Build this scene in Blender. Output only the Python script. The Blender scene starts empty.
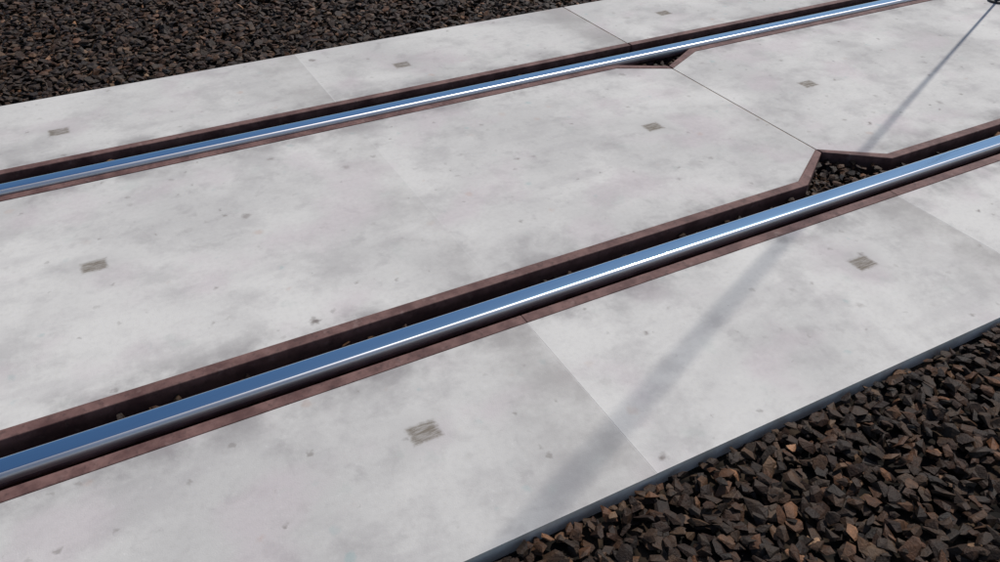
import bpy, bmesh, math, random
import numpy as np
from mathutils import Matrix, Vector
random.seed(4); rng=np.random.default_rng(7)
scene=bpy.context.scene
scene.view_settings.view_transform='Standard'
try: scene.view_settings.look='None'
except Exception: pass
scene.view_settings.exposure=0

# ---------------------------------------------------------------- helpers
class NT:
    def __init__(s,name):
        s.mat=bpy.data.materials.new(name); s.mat.use_nodes=True
        s.t=s.mat.node_tree; s.n=s.t.nodes; s.l=s.t.links
        s.b=s.n['Principled BSDF']
        s.co=s.n.new('ShaderNodeTexCoord').outputs['Object']
    def put(s,v,sock):
        if hasattr(v,'is_output'): s.l.new(v,sock)
        elif isinstance(v,(tuple,list)) and len(v)==3 and sock.type=='RGBA': sock.default_value=(*v,1)
        else: sock.default_value=v
    def math(s,op,a,b=0.0,c=None,clamp=False):
        m=s.n.new('ShaderNodeMath'); m.operation=op; m.use_clamp=clamp
        s.put(a,m.inputs[0]); s.put(b,m.inputs[1])
        if c is not None: s.put(c,m.inputs[2])
        return m.outputs[0]
    def noise(s,scale,detail=4,rough=.55,vec=None,stretch=None,dist=0,off=(0,0,0)):
        mp=s.n.new('ShaderNodeMapping'); s.l.new(vec or s.co,mp.inputs[0])
        mp.inputs['Location'].default_value=off
        if stretch: mp.inputs['Scale'].default_value=stretch
        n=s.n.new('ShaderNodeTexNoise'); s.l.new(mp.outputs[0],n.inputs['Vector'])
        n.inputs['Scale'].default_value=scale; n.inputs['Detail'].default_value=detail
        n.inputs['Roughness'].default_value=rough; n.inputs['Distortion'].default_value=dist
        return n.outputs['Fac']
    def rng(s,v,a,b,c=0.,d=1.):
        m=s.n.new('ShaderNodeMapRange'); m.interpolation_type='SMOOTHSTEP'
        s.put(v,m.inputs[0])
        for i,x in enumerate((a,b,c,d)): m.inputs[i+1].default_value=x
        return m.outputs[0]
    def mix(s,f,a,b,mode='MIX'):
        m=s.n.new('ShaderNodeMix'); m.data_type='RGBA'; m.blend_type=mode
        s.put(f,m.inputs[0]); s.put(a,m.inputs[6]); s.put(b,m.inputs[7])
        return m.outputs[2]
    def attr(s,name):
        a=s.n.new('ShaderNodeAttribute'); a.attribute_name=name; return a.outputs['Fac']
    def bump(s,h,strength,dist=.01):
        b=s.n.new('ShaderNodeBump'); s.put(h,b.inputs['Height'])
        b.inputs['Strength'].default_value=strength; b.inputs['Distance'].default_value=dist
        s.l.new(b.outputs[0],s.b.inputs['Normal'])
    def out(s,col=None,rough=None,metal=None,spec=None):
        if col is not None: s.put(col,s.b.inputs['Base Color'])
        if rough is not None: s.put(rough,s.b.inputs['Roughness'])
        if metal is not None: s.put(metal,s.b.inputs['Metallic'])
        if spec is not None: s.put(spec,s.b.inputs['Specular IOR Level'])
        return s.mat

# ---------------------------------------------------------------- materials
def concrete():
    m=NT('weathered_concrete')
    big=m.noise(1.5,5,.55,dist=.4)
    med=m.noise(4.5,6,.64,off=(3,1,0))
    blot=m.noise(10,5,.62,off=(13,2,0),dist=.3)
    streak=m.noise(4,4,.6,stretch=(.45,1.6,1),off=(7,2,0))
    fine=m.noise(60,4,.6)
    geo=m.n.new('ShaderNodeObjectInfo')
    c=m.mix(m.rng(big,.36,.64),(.45,.432,.405),(.56,.538,.50))
    c=m.mix(m.math('MULTIPLY',m.rng(med,.46,.68),.46),c,(.33,.31,.30))
    c=m.mix(m.math('MULTIPLY',m.rng(blot,.52,.70),m.rng(big,.62,.40,.12,.42)),c,(.30,.28,.27))
    c=m.mix(m.math('MULTIPLY',m.rng(streak,.54,.70),.25),c,(.34,.315,.31))
    tint=m.noise(3.1,3,.5,off=(11,5,0)); c=m.mix(m.math('MULTIPLY',m.rng(tint,.50,.68),.42),c,(.47,.40,.405))
    tint2=m.noise(8,4,.6,off=(1,15,0)); c=m.mix(m.math('MULTIPLY',m.rng(tint2,.60,.72),.25),c,(.39,.42,.38))
    c=m.mix(m.math('MULTIPLY',m.rng(fine,.45,.70),.12),c,(.28,.26,.24))
    c=m.mix(m.math('MULTIPLY',m.rng(fine,.40,.25),.18),c,(.70,.68,.64))
    def spots(scale,rad,amt,col,off,keep,soft=.07):
        mp=m.n.new('ShaderNodeMapping'); m.l.new(m.co,mp.inputs[0]); mp.inputs['Location'].default_value=off
        w=m.n.new('ShaderNodeTexNoise'); w.inputs['Scale'].default_value=55; m.l.new(mp.outputs[0],w.inputs['Vector'])
        ad=m.n.new('ShaderNodeVectorMath'); ad.operation='MULTIPLY_ADD'
        m.l.new(w.outputs['Color'],ad.inputs[0]); ad.inputs[1].default_value=(.03,.03,.0); m.l.new(mp.outputs[0],ad.inputs[2])
        v=m.n.new('ShaderNodeTexVoronoi'); v.voronoi_dimensions='2D'; v.inputs['Scale'].default_value=scale
        m.l.new(ad.outputs[0],v.inputs['Vector'])
        sp=m.n.new('ShaderNodeSeparateColor'); m.l.new(v.outputs['Color'],sp.inputs[0])
        size=m.math('MULTIPLY',sp.outputs[1],rad)
        d=m.math('SUBTRACT',v.outputs['Distance'],size)
        k=m.math('MULTIPLY',m.rng(d,.02,-soft),m.math('LESS_THAN',sp.outputs[0],keep))
        return m.math('MULTIPLY',m.math('MULTIPLY',k,sp.outputs[2]),amt)
    c=m.mix(spots(4.5,.10,.90,0,(0.37,.21,0),.30),c,(.14,.115,.10))
    c=m.mix(spots(17,.22,.60,0,(3,3,0),.22,.15),c,(.18,.16,.14))
    c=m.mix(spots(11,.2,.40,0,(8,4,0),.14,.15),c,(.22,.34,.33))
    c=m.mix(spots(9,.2,.35,0,(18,4,0),.12,.15),c,(.42,.27,.2))
    # grouted lifting sockets
    sx=m.n.new('ShaderNodeSeparateXYZ'); m.l.new(m.co,sx.inputs[0])
    wob=m.math('MULTIPLY',m.math('SUBTRACT',m.noise(60,4,.7),.5),.024)
    tot=None
    for (px,py) in [(-.43,-.383),(1.197,-.373),(2.83,-.38),(-2.06,-.38),(-1.107,.807),(1.182,.789),(2.136,.82),(3.8,.8),(-1.125,1.924),(.471,1.94),(2.133,1.965),(3.77,1.95)]:
        dx=m.math('SUBTRACT',m.math('ABSOLUTE',m.math('SUBTRACT',sx.outputs[0],px)),.036)
        dy=m.math('SUBTRACT',m.math('ABSOLUTE',m.math('SUBTRACT',sx.outputs[1],py)),.028)
        d=m.math('MAXIMUM',dx,dy)
        tot=d if tot is None else m.math('MINIMUM',tot,d)
    box=m.rng(m.math('ADD',tot,wob),.012,-.006)
    halo=m.rng(m.math('ADD',tot,m.math('MULTIPLY',wob,3)),.07,.0)
    pn=m.noise(50,4,.75,stretch=(.35,2.2,1))
    c=m.mix(m.math('MULTIPLY',halo,.20),c,(.30,.28,.27))
    c=m.mix(m.math('MULTIPLY',box,m.rng(pn,.35,.62,.45,.95)),c,(.15,.125,.095))
    # grime next to the steel edges and joints
    def near(coord,pos,w,amt,c,col=(.20,.185,.18)):
        dd=m.math('ABSOLUTE',m.math('SUBTRACT',coord,pos))
        k=m.math('MULTIPLY',m.rng(dd,w,0.0),m.math('MULTIPLY',m.rng(med,.35,.65),amt))
        return m.mix(k,c,col)
    for p in (-.12,.14,1.40,1.66): c=near(sx.outputs[1],p,.12,.60,c)
    side=m.math('GREATER_THAN',m.math('ABSOLUTE',m.math('SUBTRACT',sx.outputs[1],.77)),.75)
    ph=m.math('FRACT',m.math('DIVIDE',m.math('SUBTRACT',sx.outputs[0],.03-1.633*20),1.633))
    dk=m.math('MULTIPLY',m.rng(ph,.80,1.0),m.rng(med,.3,.6,.15,.60))
    dk=m.math('MULTIPLY',dk,m.math('ADD',.35,m.math('MULTIPLY',side,.65)))
    c=m.mix(dk,c,(.30,.28,.26))
    ln=m.math('MINIMUM',ph,m.math('SUBTRACT',1.0,ph))
    la=m.math('ADD',.05,m.math('MULTIPLY',side,.28))
    c=m.mix(m.math('MULTIPLY',m.rng(ln,.0024,.0008),la),c,(.62,.60,.57))
    # vertical faces painted paler and warmer to offset their blue shade
    gm=m.n.new('ShaderNodeNewGeometry'); sn=m.n.new('ShaderNodeSeparateXYZ'); m.l.new(gm.outputs['True Normal'],sn.inputs[0])
    c=m.mix(m.math('LESS_THAN',sn.outputs[2],.3),c,m.mix(m.rng(blot,.35,.65),(.78,.70,.60),(.60,.51,.42)))
    h=m.math('ADD',m.math('MULTIPLY',fine,.5),m.math('ADD',m.noise(250,3,.6),m.math('MULTIPLY',box,-1.0)))
    m.bump(h,.18,.003)
    tone=m.math('ADD',m.math('MULTIPLY',geo.outputs['Random'],.07),.95)
    cc=m.n.new('ShaderNodeVectorMath'); cc.operation='SCALE'; m.l.new(c,cc.inputs[0]); m.l.new(tone,cc.inputs['Scale'])
    return m.out(cc.outputs[0],m.rng(med,.3,.7,.75,.92),spec=.2)
def rust():
    m=NT('rusty_steel')
    a=m.noise(9,6,.65); b=m.noise(45,5,.7)
    c=m.mix(m.rng(a,.35,.65),(.080,.036,.031),(.165,.088,.075))
    c=m.mix(m.math('MULTIPLY',m.rng(b,.5,.7),.6),c,(.040,.021,.019))
    c=m.mix(m.math('MULTIPLY',m.rng(m.noise(22,4,.6,off=(5,5,0)),.58,.72),.4),c,(.25,.17,.15))
    gm=m.n.new('ShaderNodeNewGeometry'); sp=m.n.new('ShaderNodeSeparateXYZ'); m.l.new(gm.outputs['Position'],sp.inputs[0])
    # gap shade painted dark, low down on the flange faces
    low=m.rng(sp.outputs[2],-.008,-.035)
    c=m.mix(m.math('MULTIPLY',low,.6),c,(.030,.018,.015))
    m.bump(m.math('ADD',b,a),.4,.002)
    return m.out(c,.72,.0,.3)
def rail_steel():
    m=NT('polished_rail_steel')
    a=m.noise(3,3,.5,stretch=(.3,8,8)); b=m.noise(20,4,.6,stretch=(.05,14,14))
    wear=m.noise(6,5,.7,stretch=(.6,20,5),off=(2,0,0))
    c=m.mix(a,(.27,.44,.585),(.33,.50,.64))  # blue sky reflection tinted into the steel's base colour
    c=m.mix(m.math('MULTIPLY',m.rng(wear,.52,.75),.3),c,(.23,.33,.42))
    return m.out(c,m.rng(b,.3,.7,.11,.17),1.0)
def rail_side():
    m=NT('rail_shoulder_highlight')
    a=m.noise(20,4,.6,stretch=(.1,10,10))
    c=m.mix(m.rng(a,.35,.7),(.66,.66,.68),(.56,.53,.53))  # whitish colour helps paint the bright highlight along the shoulder
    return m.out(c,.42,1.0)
def rail_rust():
    m=NT('rusty_rail_web')
    a=m.noise(14,6,.7,stretch=(.5,1,1))
    c=m.mix(m.rng(a,.35,.65),(.08,.044,.042),(.20,.12,.11))
    m.bump(a,.5,.002); return m.out(c,.55,0,.4)
def stone():
    m=NT('ballast_stone')
    t=m.attr('tone'); h=m.attr('hue')
    n=m.noise(40,5,.7); n2=m.noise(160,3,.6)
    cr=m.n.new('ShaderNodeValToRGB'); m.l.new(t,cr.inputs[0]); e=cr.color_ramp.elements
    e[0].position=0; e[0].color=(.012,.008,.0055,1); e[1].position=1; e[1].color=(.25,.16,.095,1)
    for p,cc in ((.40,(.028,.0175,.0105)),(.70,(.056,.034,.0195)),(.90,(.102,.062,.035))):
        x=e.new(p); x.color=(*cc,1)
    c=m.mix(m.math('MULTIPLY',h,.65),cr.outputs[0],m.mix(1.0,cr.outputs[0],(1.35,.84,.60),'MULTIPLY'))
    c=m.mix(m.rng(n,.45,.75,0,.6),c,m.mix(1.0,c,(2.2,2.0,1.75),'MULTIPLY'))
    c=m.mix(m.rng(n,.5,.25,0,.7),c,(.007,.0055,.004))
    m.bump(m.math('ADD',n,n2),.5,.004)
    return m.out(c,.6,0,.22)
def ground_mat():
    m=NT('ballast_ground')
    v=m.n.new('ShaderNodeTexVoronoi'); v.inputs['Scale'].default_value=22; m.l.new(m.co,v.inputs['Vector'])
    sp=m.n.new('ShaderNodeSeparateColor'); m.l.new(v.outputs['Color'],sp.inputs[0])
    c=m.mix(sp.outputs[0],(.011,.008,.005),(.058,.037,.022))
    c=m.mix(m.rng(v.outputs['Distance'],.3,.7),c,(.005,.004,.003))
    m.bump(m.math('MULTIPLY',v.outputs['Distance'],-1),.9,.03)
    return m.out(c,.9,0,.2)
def paint():
    m=NT('dark_painted_steel'); a=m.noise(25,5,.6)
    m.bump(a,.1,.001)
    return m.out(m.mix(m.rng(a,.4,.7),(.02,.021,.023),(.05,.045,.04)),.5,0,.4)
CON,RUST,RS,RSD,RR,ST,GM,PT=concrete(),rust(),rail_steel(),rail_side(),rail_rust(),stone(),ground_mat(),paint()

def obj_from_bm(bm,name,mats,parent=None):
    me=bpy.data.meshes.new(name); bmesh.ops.recalc_face_normals(bm,faces=bm.faces); bm.to_mesh(me); bm.free()
    for x in mats: me.materials.append(x)
    o=bpy.data.objects.new(name,me); scene.collection.objects.link(o)
    if parent: o.parent=parent
    return o
def prism(outline,z0,z1,name,mat,bevel=.003,parent=None):
    bm=bmesh.new()
    b=[bm.verts.new((x,y,z0)) for x,y in outline]; t=[bm.verts.new((x,y,z1)) for x,y in outline]
    bm.faces.new(b[::-1]); bm.faces.new(t); n=len(outline)
    for i in range(n): bm.faces.new((b[i],b[(i+1)%n],t[(i+1)%n],t[i]))
    o=obj_from_bm(bm,name,[mat],parent)
    if bevel:
        md=o.modifiers.new('bevel','BEVEL'); md.width=bevel; md.segments=2; md.limit_method='ANGLE'; md.angle_limit=.3
    return o
def offset_line(pts,d):
    out=[]
    for i,p in enumerate(pts):
        ns=[]
        for a,b in ((i-1,i),(i,i+1)):
            if a<0 or b>=len(pts): continue
            v=Vector((pts[b][0]-pts[a][0],pts[b][1]-pts[a][1])).normalized(); ns.append(Vector((-v.y,v.x)))
        if len(ns)==1: n=ns[0]*d
        else:
            s=(ns[0]+ns[1]).normalized()
            n=s*(d/max(.3,s.dot(ns[0])))
        out.append((p[0]+n.x,p[1]+n.y))
    return out
def edging(pts,width,parent,zt=.0025,zb=-.125):
    inner=offset_line(pts,width)
    return prism(list(pts)+inner[::-1],zb,zt,'steel_edge_angle',RUST,.0035,parent)

# ---------------------------------------------------------------- concrete panels
ZB=-.135; EW=.040
SX0=.03; P=1.633
FAINT=.0002
# near side : hairline joints at every module
for k in range(-4,5):
    x0=SX0+k*P; x1=x0+P; j=rng.uniform(-.003,.003)
    o=prism([(x0+FAINT,-.778+j),(x1-FAINT,-.778+j),(x1-FAINT,-.080-EW),(x0+FAINT,-.080-EW)],ZB,0,'concrete_crossing_panel',CON,.0006)
    edging([(x0,-.080),(x1,-.080)][::-1],EW,o)
# far side : open joint at every second module
for k in range(-5,5,2):
    x0=SX0+k*P; x1=x0+2*P; j=rng.uniform(-.003,.003); g=.0035
    o=prism([(x0+g,1.628+EW),(x1-g,1.628+EW),(x1-g,2.325+j),(x0+g,2.325+j)],ZB,0,'concrete_crossing_panel',CON,.002)
    edging([(x0+g,1.628),(x1-g,1.628)],EW,o)
# centre panels, three modules long, chamfered at both ends
yn,yf=.098,1.445
J=1.665; C=.240; D=.172; DF=.135; g=.003
for k in (-6,-3,0,3):
    x0=J+k*P; x1=x0+3*P; a=x0+g; b=x1-g
    near=[(a,yn+D),(x0+C-.02,yn),(x1-C-.01,yn),(b,yn+D)]
    far=[(a,yf-DF),(x0+C,yf),(x1-C,yf),(b,yf-DF)]
    ni=offset_line(near,EW); fi=offset_line(far[::-1],EW)[::-1]
    for l in (ni,fi): l[0]=(a,l[0][1]); l[-1]=(b,l[-1][1])
    o=prism(ni+fi[::-1],ZB,0,'concrete_crossing_panel',CON,.002)
    prism(near+ni[::-1],ZB+.01,.0025,'steel_edge_angle',RUST,.0035,o)
    prism(far+fi[::-1],ZB+.01,.0025,'steel_edge_angle',RUST,.0035,o)

# ---------------------------------------------------------------- rails
def rail(yc,ztop,name):
    hw=.0365
    prof=[(0,0),(.012,-.0001),(.020,-.0003),(.0250,-.0010),(.0285,-.0026),(.0312,-.0052),(.0332,-.0086),(.0346,-.0130),(.0356,-.0190),(.0363,-.0260),(hw,-.0300),(hw,-.0400),(.030,-.045),(.014,-.054),(.009,-.066),(.0085,-.11),(.013,-.135),(.030,-.146),(.068,-.152),(.070,-.159),(.0,-.159)]
    full=[(-y,z) for y,z in prof[::-1]][1:-1]+prof[:-1]
    X=[-12+i*.5 for i in range(69)]
    bm=bmesh.new(); rings=[]
    for x in X: rings.append([bm.verts.new((x,yc+y,ztop+z)) for y,z in full])
    n=len(full)
    for a,b in zip(rings[:-1],rings[1:]):
        for i in range(n):
            f=bm.faces.new((a[i],a[(i+1)%n],b[(i+1)%n],b[i])); f.smooth=True
            zc=(full[i][1]+full[(i+1)%n][1])/2
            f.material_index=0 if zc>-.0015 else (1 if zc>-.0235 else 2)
    bm.faces.new(rings[0]); bm.faces.new(rings[-1][::-1])
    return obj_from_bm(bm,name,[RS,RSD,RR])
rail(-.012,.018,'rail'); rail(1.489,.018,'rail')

# ---------------------------------------------------------------- ground sheet (one piece, lower inside the track)
bm=bmesh.new()
ys=[-300,-.70,-.60,2.14,2.24,300]; zs=[-.050,-.050,-.142,-.142,-.050,-.050]
rows=[[bm.verts.new((x,y,z)) for x in (-300,-20,20,300)] for y,z in zip(ys,zs)]
for a,b in zip(rows[:-1],rows[1:]):
    for i in range(3): bm.faces.new((a[i],a[i+1],b[i+1],b[i]))
obj_from_bm(bm,'ground',[GM])

# ---------------------------------------------------------------- ballast stones
def variant():
    while True:
        bm=bmesh.new()
        n=random.randint(10,14); asp=random.uniform(.48,.80); th=random.uniform(.22,.42); p=random.choice((2.5,3,4))
        for _ in range(n):
            v=Vector([random.gauss(0,1) for _ in range(3)]).normalized()
            v*= .5/ (abs(v.x)**p+abs(v.y)**p+abs(v.z)**p)**(1/p)*random.uniform(.88,1.08)
            bm.verts.new((v.x,v.y*asp,v.z*th))
        bmesh.ops.convex_hull(bm,input=bm.verts)
        dele=[v for v in bm.verts if not v.link_faces]
        bmesh.ops.delete(bm,geom=dele,context='VERTS')
        bm.verts.ensure_lookup_table(); bm.verts.index_update()
        V=np.array([v.co[:] for v in bm.verts]); F=np.array([[v.index for v in f.verts] for f in bm.faces])
        bm.free()
        if len(V)>6: return V,F
VARS=[variant() for _ in range(40)]
PX=[];
def scatter(x0,x1,y0,y1,sp,zlo,zhi,smin=.038,smax=.080,tilt=.26):
    nx=int((x1-x0)/sp); ny=max(1,int((y1-y0)/sp))
    gx,gy=np.meshgrid(np.arange(nx),np.arange(ny)); n=nx*ny
    x=x0+(gx.ravel()+rng.uniform(-.2,1.2,n))*sp; y=y0+(gy.ravel()+rng.uniform(0,1,n))*((y1-y0)/ny)
    z=rng.uniform(zlo,zhi,n); s=smin+(smax-smin)*rng.beta(1.5,2.4,n)
    PX.append(np.stack([x,y,z,s,np.full(n,tilt)],1))
# near side
scatter(-2.5,5,-2.5,-.805,.034,-.040,-.026)
scatter(-2.5,5,-2.5,-.810,.043,-.025,-.012,.034,.074,.30)
scatter(-2.5,5,-.835,-.798,.024,-.024,-.010,.028,.046,.20)
# far side
scatter(-3.2,5.5,2.350,4.8,.036,-.040,-.026)
scatter(-3.2,5.5,2.355,4.8,.045,-.025,-.010,.034,.074,.30)
# in the flangeways and joint pockets
for (a,b) in ((-.10,.088),(1.455,1.64)):
    scatter(-3,6.5,a,b,.030,-.100,-.070,.035,.060)
    scatter(-3,6.5,a,b,.030,-.068,-.034,.026,.046,.30)
for (a,b) in ((.06,.26),(1.32,1.45)):
    scatter(1.42,1.90,a,b,.028,-.095,-.055,.035,.062)
    scatter(1.42,1.90,a,b,.030,-.056,-.026,.030,.052)
A=np.concatenate(PX); n=len(A)
az=rng.uniform(0,2*np.pi,n); tl=rng.normal(0,1,(n,2))*A[:,4:5]
ca,sa=np.cos(az),np.sin(az); cx,sx_=np.cos(tl[:,0]),np.sin(tl[:,0]); cy,sy=np.cos(tl[:,1]),np.sin(tl[:,1])
O=np.zeros(n); I=np.ones(n)
Rz=np.stack([ca,-sa,O,sa,ca,O,O,O,I],1).reshape(n,3,3)
Rx=np.stack([I,O,O,O,cx,-sx_,O,sx_,cx],1).reshape(n,3,3)
Ry=np.stack([cy,O,sy,O,I,O,-sy,O,cy],1).reshape(n,3,3)
RT=Rx@Ry@Rz
vid=rng.integers(0,len(VARS),n); tone=rng.beta(1.3,2.0,n); hue=rng.uniform(0,1,n)
VV=[];FF=[];TT=[];HH=[];base=0
for k,(V,F) in enumerate(VARS):
    idx=np.nonzero(vid==k)[0]
    if len(idx)==0: continue
    W=np.einsum('nij,vj->nvi',RT[idx],V)*A[idx,3][:,None,None]+A[idx,None,:3]
    m_=len(V); VV.append(W.reshape(-1,3))
    FF.append((F[None]+ (base+np.arange(len(idx))*m_)[:,None,None]).reshape(-1,3))
    TT.append(np.repeat(tone[idx],m_)); HH.append(np.repeat(hue[idx],m_)); base+=len(idx)*m_
VV=np.concatenate(VV).astype(np.float32);FF=np.concatenate(FF).astype(np.int32)
me=bpy.data.meshes.new('ballast'); me.vertices.add(len(VV)); me.vertices.foreach_set('co',VV.ravel())
me.loops.add(FF.size); me.loops.foreach_set('vertex_index',FF.ravel())
me.polygons.add(len(FF)); me.polygons.foreach_set('loop_start',np.arange(0,FF.size,3,dtype=np.int32))
me.polygons.foreach_set('use_smooth',np.zeros(len(FF),dtype=bool))
me.update(calc_edges=True)
for nm,d in (('tone',TT),('hue',HH)):
    a=me.attributes.new(nm,'FLOAT','POINT'); a.data.foreach_set('value',np.concatenate(d).astype(np.float32))
me.materials.append(ST)
bo=bpy.data.objects.new('ballast_gravel',me); scene.collection.objects.link(bo)
print('stones',n,len(FF))

# ---------------------------------------------------------------- slender mast standing past the right-hand side
bm=bmesh.new()
def ring(r,z,seg=20): return [bm.verts.new((r*math.cos(2*math.pi*i/seg),r*math.sin(2*math.pi*i/seg),z)) for i in range(seg)]
prev=None
for r,z in ((.055,.0),(.055,.012),(.030,.016),(.016,.06),(.0075,.08),(.0095,3.2),(.0135,6.8),(.016,6.81),(.016,6.84),(.006,6.855)):
    c=ring(r,z)
    if prev:
        for i in range(20): bm.faces.new((prev[i],prev[(i+1)%20],c[(i+1)%20],c[i]))
    else: bm.faces.new(c[::-1])
    prev=c
bm.faces.new(prev)
post=obj_from_bm(bm,'steel_post',[PT]); post.location=(4.09,1.208,.001)

# ---------------------------------------------------------------- light
el=math.radians(54); saz=math.atan2(1.94,4.34)
d=Vector((math.cos(el)*math.cos(saz),math.cos(el)*math.sin(saz),math.sin(el)))
sl=bpy.data.lights.new('sun','SUN'); sl.energy=3.45; sl.angle=math.radians(.7); sl.color=(1,.965,.92)
so=bpy.data.objects.new('sun',sl); scene.collection.objects.link(so); so.rotation_euler=d.to_track_quat('Z','Y').to_euler()
w=bpy.data.worlds.new('World'); scene.world=w; w.use_nodes=True
sk=w.node_tree.nodes.new('ShaderNodeTexSky'); sk.sky_type='NISHITA'; sk.sun_disc=False
sk.sun_elevation=el; sk.sun_rotation=math.pi/2-saz
bg=w.node_tree.nodes['Background']; w.node_tree.links.new(sk.outputs[0],bg.inputs[0]); bg.inputs[1].default_value=.10

# ---------------------------------------------------------------- camera
R=Matrix(((0.8825746386985527,0.27813173154643306,-0.3790840896596716),(-0.47012448311598537,0.533536911691726,-0.7030798917885384),(0.0067065267498656045,0.7987371931802337,0.6016426836000875)))
cd=bpy.data.cameras.new('camera'); cam=bpy.data.objects.new('camera',cd); scene.collection.objects.link(cam)
cd.sensor_width=36; cd.lens=810.536/1000*36; cd.clip_start=.05; cd.clip_end=1000
M=R.to_4x4(); M.translation=(-0.9503241604513031,-1.761262486239104,1.5983514241995862)
cam.matrix_world=M; scene.camera=cam
